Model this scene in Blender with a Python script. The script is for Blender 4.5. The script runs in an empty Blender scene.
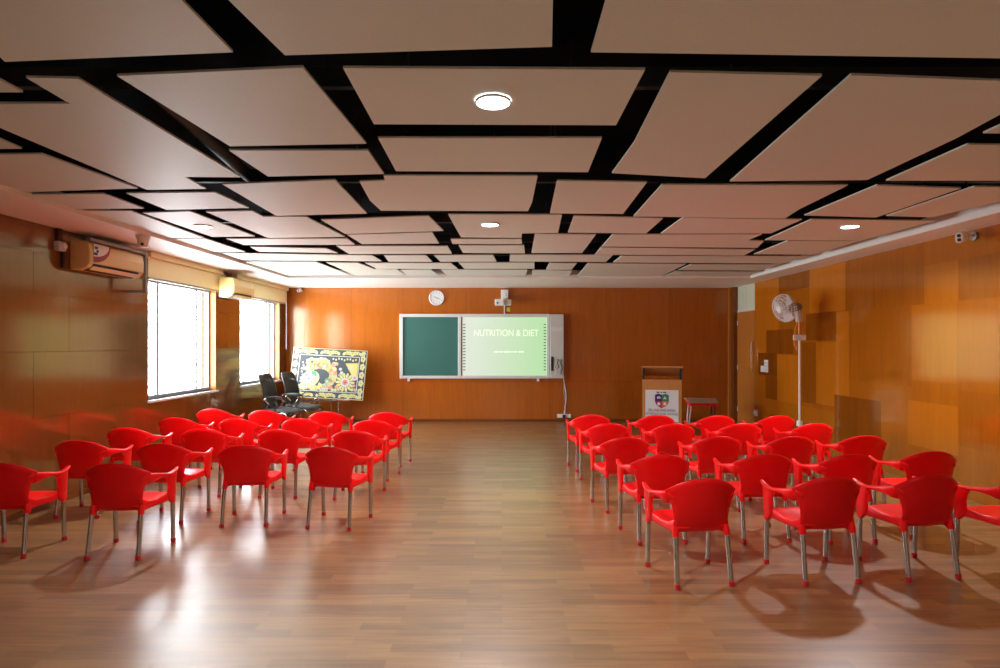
import bpy, bmesh, math, random
from mathutils import Vector, Matrix
random.seed(7)
C = bpy.context.scene.collection
PI = math.pi
# ------------------------------------------------------------------ survey of the photograph
F, CX, CY, EYE = 600.0, 502.0, 344.0, 1.70      # focal length in px, vanishing point, eye height
XL, XR, YB, YF, H = -4.74, 5.11, 13.16, -3.2, 2.93
def at_z(px, py, z):
    Y = F * (z - EYE) / (CY - py)
    return Vector(((px - CX) * Y / F, Y, z))
def at_y(px, py, Y):
    return Vector(((px - CX) * Y / F, Y, EYE + (CY - py) * Y / F))
def y_on(px, X):
    return F * X / (px - CX)
# ------------------------------------------------------------------ materials
def new_mat(name):
    m = bpy.data.materials.new(name); m.use_nodes = True
    nt = m.node_tree
    return m, nt, nt.nodes['Principled BSDF']
def mat(name, col, rough=.5, metal=0., spec=.5, coat=0., ior=1.5, bump=0., bscale=40.):
    m, nt, b = new_mat(name)
    b.inputs['Base Color'].default_value = (*col, 1)
    b.inputs['Roughness'].default_value = rough
    b.inputs['Metallic'].default_value = metal
    b.inputs['IOR'].default_value = ior
    b.inputs['Specular IOR Level'].default_value = spec
    b.inputs['Coat Weight'].default_value = coat
    b.inputs['Coat Roughness'].default_value = .08
    # slight procedural variation of the surface
    tc = nt.nodes.new('ShaderNodeTexCoord'); n = nt.nodes.new('ShaderNodeTexNoise')
    n.inputs['Scale'].default_value = bscale
    nt.links.new(tc.outputs['Object'], n.inputs['Vector'])
    mx = nt.nodes.new('ShaderNodeMix'); mx.data_type = 'RGBA'
    mx.inputs[6].default_value = (*[c * .94 for c in col], 1)
    mx.inputs[7].default_value = (*[min(1, c * 1.05) for c in col], 1)
    nt.links.new(n.outputs['Fac'], mx.inputs[0]); nt.links.new(mx.outputs[2], b.inputs['Base Color'])
    if bump:
        bp = nt.nodes.new('ShaderNodeBump'); bp.inputs['Strength'].default_value = bump
        bp.inputs['Distance'].default_value = .002
        nt.links.new(n.outputs['Fac'], bp.inputs['Height']); nt.links.new(bp.outputs['Normal'], b.inputs['Normal'])
    return m
def emit(name, col, s):
    m, nt, b = new_mat(name)
    b.inputs['Base Color'].default_value = (*[c * .3 for c in col], 1)
    b.inputs['Emission Color'].default_value = (*col, 1)
    b.inputs['Emission Strength'].default_value = s
    return m
def wood(name, dark, light, rough=.25, coat=.6, ior=1.5, grain=(7, 7, .6), fig=.45, wav=.05, coat_ior=1.6, coat_rough=.06, tint=(1, .78, .42), tmul=.75):
    m, nt, b = new_mat(name)
    N, L = nt.nodes.new, nt.links.new
    tc = N('ShaderNodeTexCoord'); at = N('ShaderNodeAttribute'); at.attribute_name = 'tone'
    mul = N('ShaderNodeMath'); mul.operation = 'MULTIPLY'; mul.inputs[1].default_value = 17.3
    L(at.outputs['Fac'], mul.inputs[0])
    add = N('ShaderNodeVectorMath'); add.operation = 'ADD'
    L(tc.outputs['Object'], add.inputs[0]); L(mul.outputs[0], add.inputs[1])
    mp = N('ShaderNodeMapping'); mp.inputs['Scale'].default_value = grain
    L(add.outputs[0], mp.inputs['Vector'])
    n1 = N('ShaderNodeTexNoise'); n1.inputs['Scale'].default_value = 1.3; n1.inputs['Detail'].default_value = 6
    n1.inputs['Distortion'].default_value = 1.2
    L(mp.outputs[0], n1.inputs['Vector'])
    n2 = N('ShaderNodeTexNoise'); n2.inputs['Scale'].default_value = 8; n2.inputs['Detail'].default_value = 3
    L(mp.outputs[0], n2.inputs['Vector'])
    s = N('ShaderNodeMath'); s.operation = 'MULTIPLY_ADD'; s.inputs[1].default_value = fig; L(n1.outputs['Fac'], s.inputs[0])
    t = N('ShaderNodeMath'); t.operation = 'MULTIPLY_ADD'; t.inputs[1].default_value = tmul; t.inputs[2].default_value = -fig * .5
    L(at.outputs['Fac'], t.inputs[0]); L(t.outputs[0], s.inputs[2])
    s2 = N('ShaderNodeMath'); s2.operation = 'MULTIPLY_ADD'; s2.inputs[1].default_value = fig * .45; s2.use_clamp = True
    L(n2.outputs['Fac'], s2.inputs[0]); L(s.outputs[0], s2.inputs[2])
    mx = N('ShaderNodeMix'); mx.data_type = 'RGBA'
    mx.inputs[6].default_value = (*dark, 1); mx.inputs[7].default_value = (*light, 1)
    L(s2.outputs[0], mx.inputs[0]); L(mx.outputs[2], b.inputs['Base Color'])
    b.inputs['Roughness'].default_value = rough; b.inputs['IOR'].default_value = ior
    b.inputs['Coat Weight'].default_value = coat; b.inputs['Coat Roughness'].default_value = coat_rough
    b.inputs['Coat IOR'].default_value = coat_ior; b.inputs['Specular Tint'].default_value = (*tint, 1)
    n3 = N('ShaderNodeTexNoise'); n3.inputs['Scale'].default_value = 2.2; n3.inputs['Detail'].default_value = 1
    L(add.outputs[0], n3.inputs['Vector'])
    bp = N('ShaderNodeBump'); bp.inputs['Strength'].default_value = wav; bp.inputs['Distance'].default_value = .05
    L(n3.outputs['Fac'], bp.inputs['Height'])
    L(bp.outputs['Normal'], b.inputs['Normal']); L(bp.outputs['Normal'], b.inputs['Coat Normal'])
    return m
M = {}
M['wood_back'] = wood('orange_plywood', (.22, .048, .005), (.62, .165, .016), rough=.16, coat=0., ior=1.65, tint=(1, .9, .7))
M['wood_right'] = wood('mosaic_plywood', (.12, .026, .002), (.62, .185, .009), rough=.11, coat=0., ior=2.5, fig=.3, tmul=1.)
M['wood_left'] = wood('brown_laminate', (.11, .032, .007), (.22, .074, .014), rough=.12, coat=0., ior=2.2, fig=.3, wav=.03, tint=(1, .82, .42))
M['wood_door'] = wood('dark_door_wood', (.10, .025, .005), (.22, .06, .012), rough=.35, coat=.4)
M['wood_pale'] = wood('lectern_veneer', (.50, .20, .06), (.66, .30, .10), rough=.4, coat=.2)
M['wood_trim'] = wood('trim_wood', (.42, .13, .02), (.55, .2, .035), rough=.35, coat=.3)
M['seam'] = mat('dark_seam', (.06, .02, .006), .7)
M['beige'] = mat('beige_board', (.70, .72, .62), .55, bump=.06, bscale=90)
M['white_paint'] = mat('white_paint', (.86, .82, .74), .6)
M['black_void'] = mat('black_void', (.006, .006, .007), .9, spec=.1)
M['steel_dark'] = mat('galvanised_channel', (.10, .10, .10), .5, metal=.6)
M['duct'] = mat('black_duct_wrap', (.03, .03, .03), .6)
M['red'] = mat('red_plastic', (.93, .003, .004), .36, spec=.3, bscale=12)
M['redfoot'] = mat('red_rubber', (.55, .008, .012), .5)
M['chrome'] = mat('chrome_tube', (.55, .53, .50), .22, metal=1.)
M['white'] = mat('white_plastic', (.80, .80, .78), .4)
M['frame_alu'] = mat('pale_aluminium', (.72, .74, .72), .4, metal=.2)
M['upvc'] = mat('grey_window_frame', (.30, .31, .36), .4)
M['grey'] = mat('grey_metal', (.26, .23, .21), .45, metal=.3)
M['greylight'] = mat('light_grey_plastic', (.60, .60, .56), .5)
M['black'] = mat('black_plastic', (.02, .02, .022), .45)
M['black_seat'] = mat('black_leatherette', (.035, .037, .042), .4)
M['cream'] = mat('cream_plastic', (.80, .60, .24), .38, bscale=3)
M['blind'] = mat('cream_blind_fabric', (.85, .77, .44), .8, bump=.1, bscale=200)
M['sticker'] = mat('white_sticker', (.85, .82, .78), .5)
M['sticker_red'] = mat('maroon_sticker', (.35, .02, .04), .5)
M['chalk'] = mat('green_chalkboard', (.035, .15, .125), .45, bscale=3)
M['orange_wire'] = mat('orange_wire', (.75, .25, .05), .5)
M['yellow'] = mat('yellow_sticker', (.75, .62, .05), .5)
M['desk_top'] = mat('grey_brown_laminate', (.40, .30, .22), .45)
M['slate'] = mat('slate_paint', (.035, .042, .048), .6)
M['p_cream'] = mat('cream_paint', (.44, .42, .22), .6)
M['p_white'] = mat('pale_paint', (.40, .41, .39), .6)
M['p_yellow'] = mat('yellow_paint', (.50, .42, .10), .6)
M['p_pink'] = mat('salmon_paint', (.50, .20, .14), .6)
M['p_red'] = mat('red_paint', (.45, .05, .03), .6)
M['p_green'] = mat('green_paint', (.05, .26, .14), .6)
M['p_purple'] = mat('plum_paint', (.22, .05, .30), .6)
M['s_navy'] = mat('purple_print', (.06, .015, .16), .5)
M['s_green'] = mat('green_print', (.02, .25, .13), .5)
M['s_mag'] = mat('crimson_print', (.40, .02, .10), .5)
M['s_orange'] = mat('orange_print', (.75, .16, .06), .5)
M['print_grey'] = mat('grey_print', (.12, .11, .16), .5)
M['poster'] = mat('white_poster', (.80, .80, .80), .5)
M['lens'] = emit('lamp_lens', (.86, .93, 1.), 14.)
# fan mesh / glass
def glass_mat(name, tint=(1, 1, 1)):
    m = bpy.data.materials.new(name); m.use_nodes = True; nt = m.node_tree; nt.nodes.clear()
    o = nt.nodes.new('ShaderNodeOutputMaterial'); mx = nt.nodes.new('ShaderNodeMixShader')
    t = nt.nodes.new('ShaderNodeBsdfTransparent'); t.inputs[0].default_value = (*tint, 1)
    g = nt.nodes.new('ShaderNodeBsdfGlossy'); g.inputs['Roughness'].default_value = .03
    lw = nt.nodes.new('ShaderNodeLayerWeight'); pw = nt.nodes.new('ShaderNodeMath'); pw.operation = 'POWER'; pw.inputs[1].default_value = 4
    fr = nt.nodes.new('ShaderNodeMath'); fr.operation = 'MULTIPLY_ADD'; fr.inputs[1].default_value = .7; fr.inputs[2].default_value = .06
    nt.links.new(lw.outputs['Facing'], pw.inputs[0]); nt.links.new(pw.outputs[0], fr.inputs[0])
    nt.links.new(fr.outputs[0], mx.inputs[0]); nt.links.new(t.outputs[0], mx.inputs[1]); nt.links.new(g.outputs[0], mx.inputs[2])
    nt.links.new(mx.outputs[0], o.inputs[0])
    return m
M['glass'] = glass_mat('window_glass')
M['frosted'] = mat('frosted_louvre_glass', (.62, .66, .48), .3)
M['fan_clear'] = mat('translucent_fan_blade', (.70, .66, .64), .3)
# laminate floor: planks run across the room
def floor_mat():
    m, nt, b = new_mat('laminate_floor'); N, L = nt.nodes.new, nt.links.new
    tc = N('ShaderNodeTexCoord')
    br = N('ShaderNodeTexBrick'); br.offset = .37; br.inputs['Scale'].default_value = 1.
    br.inputs['Brick Width'].default_value = .62; br.inputs['Row Height'].default_value = .085
    br.inputs['Mortar Size'].default_value = .0012; br.inputs['Bias'].default_value = 0.
    br.inputs['Color1'].default_value = (0, 0, 0, 1); br.inputs['Color2'].default_value = (1, 1, 1, 1); br.inputs['Mortar'].default_value = (.2, .2, .2, 1)
    L(tc.outputs['Object'], br.inputs['Vector'])
    mp = N('ShaderNodeMapping'); mp.inputs['Scale'].default_value = (1.1, 14, 1); L(tc.outputs['Object'], mp.inputs['Vector'])
    n1 = N('ShaderNodeTexNoise'); n1.inputs['Scale'].default_value = 2.; n1.inputs['Detail'].default_value = 6; n1.inputs['Distortion'].default_value = .6
    L(mp.outputs[0], n1.inputs['Vector'])
    ma = N('ShaderNodeMath'); ma.operation = 'MULTIPLY_ADD'; ma.inputs[1].default_value = .42
    sb = N('ShaderNodeMath'); sb.operation = 'MULTIPLY_ADD'; sb.inputs[1].default_value = .9; sb.inputs[2].default_value = -.18
    L(n1.outputs['Fac'], sb.inputs[0]); L(br.outputs['Color'], ma.inputs[0]); L(sb.outputs[0], ma.inputs[2])
    mx = N('ShaderNodeMix'); mx.data_type = 'RGBA'
    mx.inputs[6].default_value = (.115, .048, .013, 1); mx.inputs[7].default_value = (.36, .178, .054, 1)
    L(ma.outputs[0], mx.inputs[0]); L(mx.outputs[2], b.inputs['Base Color'])
    b.inputs['Roughness'].default_value = .5; b.inputs['IOR'].default_value = 1.5
    b.inputs['Coat Weight'].default_value = .9; b.inputs['Coat Roughness'].default_value = .27; b.inputs['Coat IOR'].default_value = 2.0
    bp = N('ShaderNodeBump'); bp.inputs['Strength'].default_value = .05; bp.inputs['Distance'].default_value = .01
    L(n1.outputs['Fac'], bp.inputs['Height']); L(bp.outputs['Normal'], b.inputs['Normal']); L(bp.outputs['Normal'], b.inputs['Coat Normal'])
    return m
M['floor'] = floor_mat()
def screen_mat():
    m, nt, b = new_mat('projected_slide'); N, L = nt.nodes.new, nt.links.new
    tc = N('ShaderNodeTexCoord'); sx = N('ShaderNodeSeparateXYZ'); L(tc.outputs['Generated'], sx.inputs[0])
    cr = N('ShaderNodeValToRGB'); e = cr.color_ramp.elements
    e[0].position = 0; e[0].color = (.60, .66, .55, 1); e[1].position = 1; e[1].color = (.36, .66, .30, 1)
    L(sx.outputs['X'], cr.inputs[0]); L(cr.outputs[0], b.inputs['Emission Color'])
    b.inputs['Emission Strength'].default_value = .88; b.inputs['Base Color'].default_value = (.2, .2, .2, 1); b.inputs['Roughness'].default_value = .5
    return m
M['screen'] = screen_mat()
M['slide_text'] = emit('slide_lettering', (.78, .86, .62), 1.)
# ------------------------------------------------------------------ mesh builder
class MB:
    def __init__(s): s.v, s.f, s.m, s.t, s.mi, s.tone = [], [], [], [], 0, .5
    def face(s, ids): s.f.append(tuple(ids)); s.m.append(s.mi); s.t.append(s.tone)
    def add(s, vs): n = len(s.v); s.v += [Vector(v) for v in vs]; return n
    def box(s, a, b):
        x0, y0, z0 = a; x1, y1, z1 = b
        n = s.add([(x0, y0, z0), (x1, y0, z0), (x1, y1, z0), (x0, y1, z0), (x0, y0, z1), (x1, y0, z1), (x1, y1, z1), (x0, y1, z1)])
        for q in ((0, 3, 2, 1), (4, 5, 6, 7), (0, 1, 5, 4), (1, 2, 6, 5), (2, 3, 7, 6), (3, 0, 4, 7)): s.face(n + i for i in q)
        return s
    def cbox(s, c, d): return s.box([c[i] - d[i] / 2 for i in range(3)], [c[i] + d[i] / 2 for i in range(3)])
    def quad(s, *p): n = s.add(p); s.face(range(n, n + len(p))); return s
    def prism(s, pts, d):            # closed outline (3D points), extruded by vector d
        d = Vector(d); n = len(pts); a = s.add(pts); b = s.add([Vector(p) + d for p in pts])
        nrm = Vector((0, 0, 0))
        for i in range(n):
            p, q = Vector(pts[i]), Vector(pts[(i + 1) % n]); nrm += p.cross(q)
        if nrm.dot(d) > 0:
            s.face(reversed(range(a, a + n))); s.face(range(b, b + n))
            for i in range(n): j = (i + 1) % n; s.face((a + i, a + j, b + j, b + i))
        else:
            s.face(range(a, a + n)); s.face(reversed(range(b, b + n)))
            for i in range(n): j = (i + 1) % n; s.face((a + j, a + i, b + i, b + j))
        return s
    def rings(s, R, cap=True, closed=False):
        ids = [s.add(r) for r in R]; n = len(R[0])
        k = len(R)
        for i in range(k if closed else k - 1):
            a, b = ids[i], ids[(i + 1) % k]
            for j in range(n): q = (j + 1) % n; s.face((a + j, a + q, b + q, b + j))
        if cap and not closed:
            s.face(reversed(range(ids[0], ids[0] + n))); s.face(range(ids[-1], ids[-1] + n))
        return s
    def tube(s, path, r, n=8, cap=True, closed=False):
        P = [Vector(p) for p in path]; R = []; k = len(P)
        up = None
        for i, p in enumerate(P):
            if closed: t = (P[(i + 1) % k] - P[i - 1]).normalized()
            else: t = (P[min(i + 1, k - 1)] - P[max(i - 1, 0)]).normalized()
            if up is None:
                up = Vector((0, 0, 1)) if abs(t.z) < .9 else Vector((0, 1, 0))
            u = (up - t * up.dot(t)).normalized(); up = u; w = t.cross(u)
            rr = r[i] if isinstance(r, (list, tuple)) else r
            R.append([p + (u * math.cos(a) + w * math.sin(a)) * rr for a in [2 * PI * j / n for j in range(n)]])
        return s.rings(R, cap, closed)
    def sweep(s, path, n=10, side=Vector((1, 0, 0)), pw=2.6):   # path of (x,y,z, half width, half height)
        P = [Vector(p[:3]) for p in path]; R = []; k = len(P)
        for i, p in enumerate(P):
            t = (P[min(i + 1, k - 1)] - P[max(i - 1, 0)]).normalized()
            w = (side - t * side.dot(t)).normalized(); u = w.cross(t)
            hw, hh = path[i][3], path[i][4]; r = []
            for j in range(n):
                a = 2 * PI * j / n; c, q = math.cos(a), math.sin(a)
                r.append(p + w * (hw * math.copysign(abs(c) ** (2 / pw), c)) + u * (hh * math.copysign(abs(q) ** (2 / pw), q)))
            R.append(r)
        return s.rings(R)
    def lathe(s, prof, o=(0, 0, 0), axis='z', n=20, cap=True):
        o = Vector(o); R = []
        for r, z in prof:
            ring = []
            for j in range(n):
                a = 2 * PI * j / n; x, y = r * math.cos(a), r * math.sin(a)
                ring.append(o + (Vector((x, y, z)) if axis == 'z' else Vector((x, z, -y)) if axis == 'y' else Vector((z, x, y))))
            R.append(ring)
        return s.rings(R, cap)
    def shell(s, G, th, d=None):     # G[i][j] points; closed thick sheet with rounded rim
        ni, nj = len(G), len(G[0])
        G = [[Vector(p) for p in r] for r in G]
        def nrm(i, j):
            a = G[min(i + 1, ni - 1)][j] - G[max(i - 1, 0)][j]; b = G[i][min(j + 1, nj - 1)] - G[i][max(j - 1, 0)]
            return a.cross(b).normalized()
        NN = [[nrm(i, j) for j in range(nj)] for i in range(ni)]
        A = s.add([G[i][j] + NN[i][j] * th / 2 for i in range(ni) for j in range(nj)])
        B = s.add([G[i][j] - NN[i][j] * th / 2 for i in range(ni) for j in range(nj)])
        for i in range(ni - 1):
            for j in range(nj - 1):
                q = (i * nj + j, (i + 1) * nj + j, (i + 1) * nj + j + 1, i * nj + j + 1)
                s.face(A + k for k in q); s.face(B + k for k in reversed(q))
        per = [(i, 0) for i in range(ni)] + [(ni - 1, j) for j in range(1, nj)] + [(i, nj - 1) for i in range(ni - 2, -1, -1)] + [(0, j) for j in range(nj - 2, 0, -1)]
        cen = sum((G[i][j] for i, j in per), Vector()) / len(per)
        rim = []
        for i, j in per:
            o = G[i][j] - cen; o -= NN[i][j] * o.dot(NN[i][j])
            rim.append(G[i][j] + o.normalized() * th * .4)
        Rr = s.add(rim); n = len(per)
        for k in range(n):
            q = (k + 1) % n; i0 = per[k][0] * nj + per[k][1]; i1 = per[q][0] * nj + per[q][1]
            s.face((A + i1, A + i0, Rr + k, Rr + q)); s.face((Rr + q, Rr + k, B + i0, B + i1))
        return s
    def mesh(s, name, mats, smooth=False, fix=True):
        me = bpy.data.meshes.new(name); me.from_pydata([tuple(v) for v in s.v], [], s.f)
        for m in (mats if isinstance(mats, (list, tuple)) else [mats]): me.materials.append(m)
        me.polygons.foreach_set('material_index', s.m)
        a = me.attributes.new('tone', 'FLOAT', 'FACE'); a.data.foreach_set('value', [float(t) for t in s.t])
        if fix:
            bm = bmesh.new(); bm.from_mesh(me); bmesh.ops.recalc_face_normals(bm, faces=bm.faces); bm.to_mesh(me); bm.free()
        if smooth: me.polygons.foreach_set('use_smooth', [True] * len(me.polygons))
        me.update(); return me
    def build(s, name, mats, parent=None, smooth=False, angle=40, fix=True, bevel=0):
        me = s.mesh(name, mats, smooth, fix)
        if smooth and angle < 180:
            bm = bmesh.new(); bm.from_mesh(me)
            for e in bm.edges:
                if len(e.link_faces) == 2 and e.calc_face_angle(0) > math.radians(angle): e.smooth = False
            bm.to_mesh(me); bm.free()
        o = bpy.data.objects.new(name, me); C.objects.link(o)
        if bevel:
            b = o.modifiers.new('bevel', 'BEVEL'); b.width = bevel; b.segments = 2; b.limit_method = 'ANGLE'
        if parent: o.parent = parent
        return o
def thing(name, label, cat, loc=(0, 0, 0), rz=0., group=None):
    o = bpy.data.objects.new(name, None); C.objects.link(o); o.empty_display_size = .1
    o.location = loc; o.rotation_euler = (0, 0, rz); return tag(o, label, cat, group)
def tag(o, label, cat, group=None):
    o['label'] = label; o['category'] = cat; o['kind'] = 'thing'
    if group: o['group'] = group
    return o
def struct(o): o['kind'] = 'structure'; return o
def dup(root, loc, rz, label):
    r = root.copy(); C.objects.link(r); r.location = loc; r.rotation_euler = (0, 0, rz); r['label'] = label
    for ch in list(root.children):
        c = ch.copy(); C.objects.link(c); c.parent = r
        for g in list(ch.children):
            d = g.copy(); C.objects.link(d); d.parent = c
    return r
def text(name, body, size, m, parent, loc, rot=(PI / 2, 0, 0), depth=.001, align='CENTER', sx=1.):
    cu = bpy.data.curves.new(name, 'FONT'); cu.body = body; cu.size = size; cu.extrude = depth; cu.align_x = align; cu.align_y = 'CENTER'
    t = bpy.data.objects.new(name + '_curve', cu); C.objects.link(t)
    bpy.context.view_layer.update()
    me = bpy.data.meshes.new_from_object(t.evaluated_get(bpy.context.evaluated_depsgraph_get()))
    bpy.data.objects.remove(t); me.materials.clear(); me.materials.append(m)
    o = bpy.data.objects.new(name, me); C.objects.link(o); o.parent = parent; o.location = loc; o.rotation_euler = rot; o.scale = (sx, 1, 1)
    return o
ORD = ['', 'first', 'second', 'third', 'fourth', 'fifth', 'sixth', 'seventh', 'eighth', 'ninth', 'tenth', 'eleventh', 'twelfth', 'thirteenth', 'fourteenth']
# ------------------------------------------------------------------ room shell
b = MB(); b.box((XL - .3, YF - .2, -.1), (XR + .2, YB + .2, 0)); struct(b.build('floor', M['floor']))
b = MB(); b.box((XL - .3, YF - .2, 3.40), (XR + .2, YB + .2, 3.5)); struct(b.build('ceiling', M['black_void']))
# back wall: plywood sheets with fine joints
def tiles(b, cells, P, n, gap=.002):      # cells: (u0,u1,z0,z1,tone); P(u,z) -> point on the face; n: outward vector
    for u0, u1, z0, z1, t in cells:
        b.tone = t
        q = [P(u0 + gap, z0 + gap), P(u1 - gap, z0 + gap), P(u1 - gap, z1 - gap), P(u0 + gap, z1 - gap)]
        b.prism(q, Vector(n) * .006)
b = MB(); b.mi = 1; b.box((XL - .3, YB, 0), (XR + .2, YB + .2, 3.4)); b.mi = 0
xs = [XL] + [at_y(p, 300, YB).x for p in (305, 352, 403, 466, 549.5, 609.6, 669)] + [XR]
tn = [.3, .5, .62, .6, .5, .42, .45, .36]
cells = []
for i in range(len(xs) - 1):
    cells.append((xs[i], xs[i + 1], .0, .88, tn[i] + random.uniform(-.05, .05)))
    cells.append((xs[i], xs[i + 1], .88, H, tn[i]))
tiles(b, cells, lambda u, z: Vector((u, YB, z)), (0, -1, 0)); struct(b.build('wall_back', [M['wood_back'], M['seam']]))
# left wall with two window openings (and one more behind the camera)
WIN = [(y_on(148, XL), y_on(216, XL)), (y_on(240, XL), y_on(279.5, XL)), ]
WZ0, WZ1 = .94, 2.60
b = MB(); b.mi = 1
ys = [YF - .2]
for a, c in sorted(WIN): ys += [a, c]
ys.append(YB + .2)
for i in range(0, len(ys), 2): b.box((XL - .25, ys[i], 0), (XL, ys[i + 1], 3.4))
for a, c in WIN: b.box((XL - .25, a, 0), (XL, c, WZ0)); b.box((XL - .25, a, WZ1), (XL, c, 3.4))
b.mi = 0; cells = []
zz = [0, .94, 1.62, 2.22, 2.63, H]
for r in range(5):
    y = YF - (.5 if r % 2 else 0)
    while y < YB:
        cells.append((max(y, YF), min(y + 1.22, YB), zz[r], zz[r + 1], random.uniform(.35, .6))); y += 1.22
def clip(cs):
    out = []
    for u0, u1, z0, z1, t in cs:
        segs = [(u0, u1)]
        if z1 > WZ0 + .001 and z0 < WZ1 - .1:
            for a, c in WIN:
                ns = []
                for p, q in segs:
                    if c <= p or a >= q: ns.append((p, q)); continue
                    if p < a: ns.append((p, a))
                    if q > c: ns.append((c, q))
                segs = ns
        for p, q in segs:
            if q - p > .02: out.append((p, q, z0, z1, t))
        if z0 < WZ1 < z1:
            for a, c in WIN:
                p, q = max(a, u0), min(c, u1)
                if q - p > .02: out.append((p, q, WZ1, z1, t))
    return out
tiles(b, clip(cells), lambda u, z: Vector((XL, u, z)), (1, 0, 0)); struct(b.build('wall_left', [M['wood_left'], M['seam']]))
# right wall: mosaic of plywood rectangles of different tone
DOOR = (y_on(756, XR), y_on(738, XR))
rects = [(90, 165, 165, 370, .72), (165, 250, 145, 195, .22), (250, 350, 120, 255, .75), (350, 570, 110, 250, .36), (570, 665, 120, 232, .62), (665, 780, 100, 225, .32),
         (205, 250, 195, 258, .5), (130, 205, 305, 372, .16), (240, 325, 258, 335, .16), (325, 360, 255, 495, .72), (230, 268, 340, 510, .22), (268, 325, 340, 515, .75), (160, 220, 375, 515, .8),
         (128, 160, 430, 515, .18), (108, 160, 370, 432, .1), (90, 128, 435, 515, .6), (360, 535, 245, 455, .40), (535, 660, 232, 450, .58), (660, 780, 220, 450, .46),
         (320, 450, 495, 640, .16), (450, 525, 520, 640, .48), (525, 665, 510, 640, .66), (665, 780, 480, 640, .36), (128, 320, 515, 560, .6)]
wr = []
for c0, c1, d0, d1, t in rects:
    p0, p1 = 720 + .3594 * c0, 720 + .3594 * c1; ya, yb = y_on(p1, XR), y_on(p0, XR); ym = y_on((p0 + p1) / 2, XR)
    z1 = EYE + (CY - (220 + .3594 * d0)) * ym / F; z0 = EYE + (CY - (220 + .3594 * d1)) * ym / F
    if z1 > 2.75: z1 = H
    wr.append((ya, yb, max(0, z0), min(H, z1), t))
y = YF; lim = y_on(720 + .3594 * 780, XR)
while y < lim - .05:
    w = min(random.uniform(.6, 1.3), lim - y); z = 0
    while z < H - .01:
        h = min(random.choice([.5, .8, 1.1]), H - z); wr.append((y, y + w, z, z + h, random.choice([.2, .35, .45, .55, .7]))); z += h
    y += w
uy = sorted({round(v, 3) for r in wr for v in r[:2]} | {YF, round(DOOR[0], 3)}); uz = sorted({round(v, 3) for r in wr for v in r[2:4]} | {0., H})
b = MB(); b.mi = 1; b.box((XR, YF - .2, 0), (XR + .2, YB + .2, 3.4)); b.mi = 0
for i in range(len(uy) - 1):
    if (uy[i] + uy[i + 1]) / 2 > DOOR[0]: continue
    run = None
    for j in range(len(uz) - 1):
        cy, cz, t = (uy[i] + uy[i + 1]) / 2, (uz[j] + uz[j + 1]) / 2, .45
        for r in wr:
            if r[0] < cy < r[1] and r[2] < cz < r[3]: t = r[4]
        b.tone = t
        b.quad((XR - .008, uy[i], uz[j]), (XR - .008, uy[i], uz[j + 1]), (XR - .008, uy[i + 1], uz[j + 1]), (XR - .008, uy[i + 1], uz[j]))
b.quad((XR - .008, YF, H), (XR, YF, H), (XR, DOOR[0], H), (XR - .008, DOOR[0], H))
struct(b.build('wall_right', [M['wood_right'], M['seam']], fix=False))
b = MB(); b.box((XL - .3, YF - .2, 0), (XR + .2, YF, 3.4)); struct(b.build('wall_front', M['white_paint']))
# lowered plaster border round the ceiling
SXL, SXR, SY = -4.0, 4.64, 11.2
b = MB(); b.box((XL, YF, H), (SXL, YB, 3.08)); struct(b.build('trim_1', M['white_paint']))
b = MB(); b.box((SXR, YF, H), (XR, YB, 3.08)); struct(b.build('trim_2', M['white_paint']))
b = MB(); b.box((SXL, SY, H), (SXR, YB, 3.08)); struct(b.build('trim_3', M['white_paint']))
# corner post of the back wall and skirtings
b = MB(); px = at_y(730, 300, YB).x; b.box((px - .05, YB - .06, 0), (px + .03, YB - .006, H)); struct(b.build('trim_4', M['wood_trim']))
b = MB(); b.box((XL, YB - .022, 0), (px - .05, YB - .006, .055)); struct(b.build('baseboard_back', M['wood_door']))
b = MB(); b.box((XL + .006, YF, 0), (XL + .02, YB - .03, .06)); struct(b.build('baseboard_left', M['wood_door']))
# windows
for k, (a, c) in enumerate(WIN):
    root = bpy.data.objects.new('window_%d' % (k + 1), None); C.objects.link(root); struct(root)
    xo, xi = XL - .16, XL - .10
    w = c - a
    f = MB()
    f.box((xo, a, WZ0), (xi, a + .05, WZ1)); f.box((xo, c - .05, WZ0), (xi, c, WZ1)); f.box((xo, a + .05, WZ0), (xi, c - .05, WZ0 + .05)); f.box((xo, a + .05, WZ1 - .05), (xi, c - .05, WZ1))
    f.build('window_frame', M['upvc'], root)
    for q in (.22, .78):
        yy = a + w * q
        g = MB(); g.box((xo + .01, yy - .025, WZ0 + .05), (xi - .01, yy + .025, WZ1 - .05)); g.build('mullion', M['upvc'], root)
    for y0, y1 in ((a + .05, a + w * .22 - .025), (a + w * .78 + .025, c - .05)):
        g = MB(); n = 11
        for i in range(1, n):
            z = WZ0 + (WZ1 - WZ0) * i / n; g.box((xo + .02, y0, z - .005), (xo + .03, y1, z + .005))
        g.build('grille', M['upvc'], root)
    gl = MB(); gl.box((xo + .035, a + .05, WZ0 + .05), (xo + .041, c - .05, WZ1 - .05)); gl.build('window_pane', M['glass'], root)
    sl = MB(); sl.box((XL - .10, a - .02, WZ0 - .03), (XL + .04, c + .02, WZ0)); sl.build('window_sill', M['frame_alu'], root)
    jb = MB(); jb.box((XL - .10, c - .012, WZ0), (XL, c, WZ1)); jb.build('window_jamb', M['wood_trim'], root)
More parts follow.
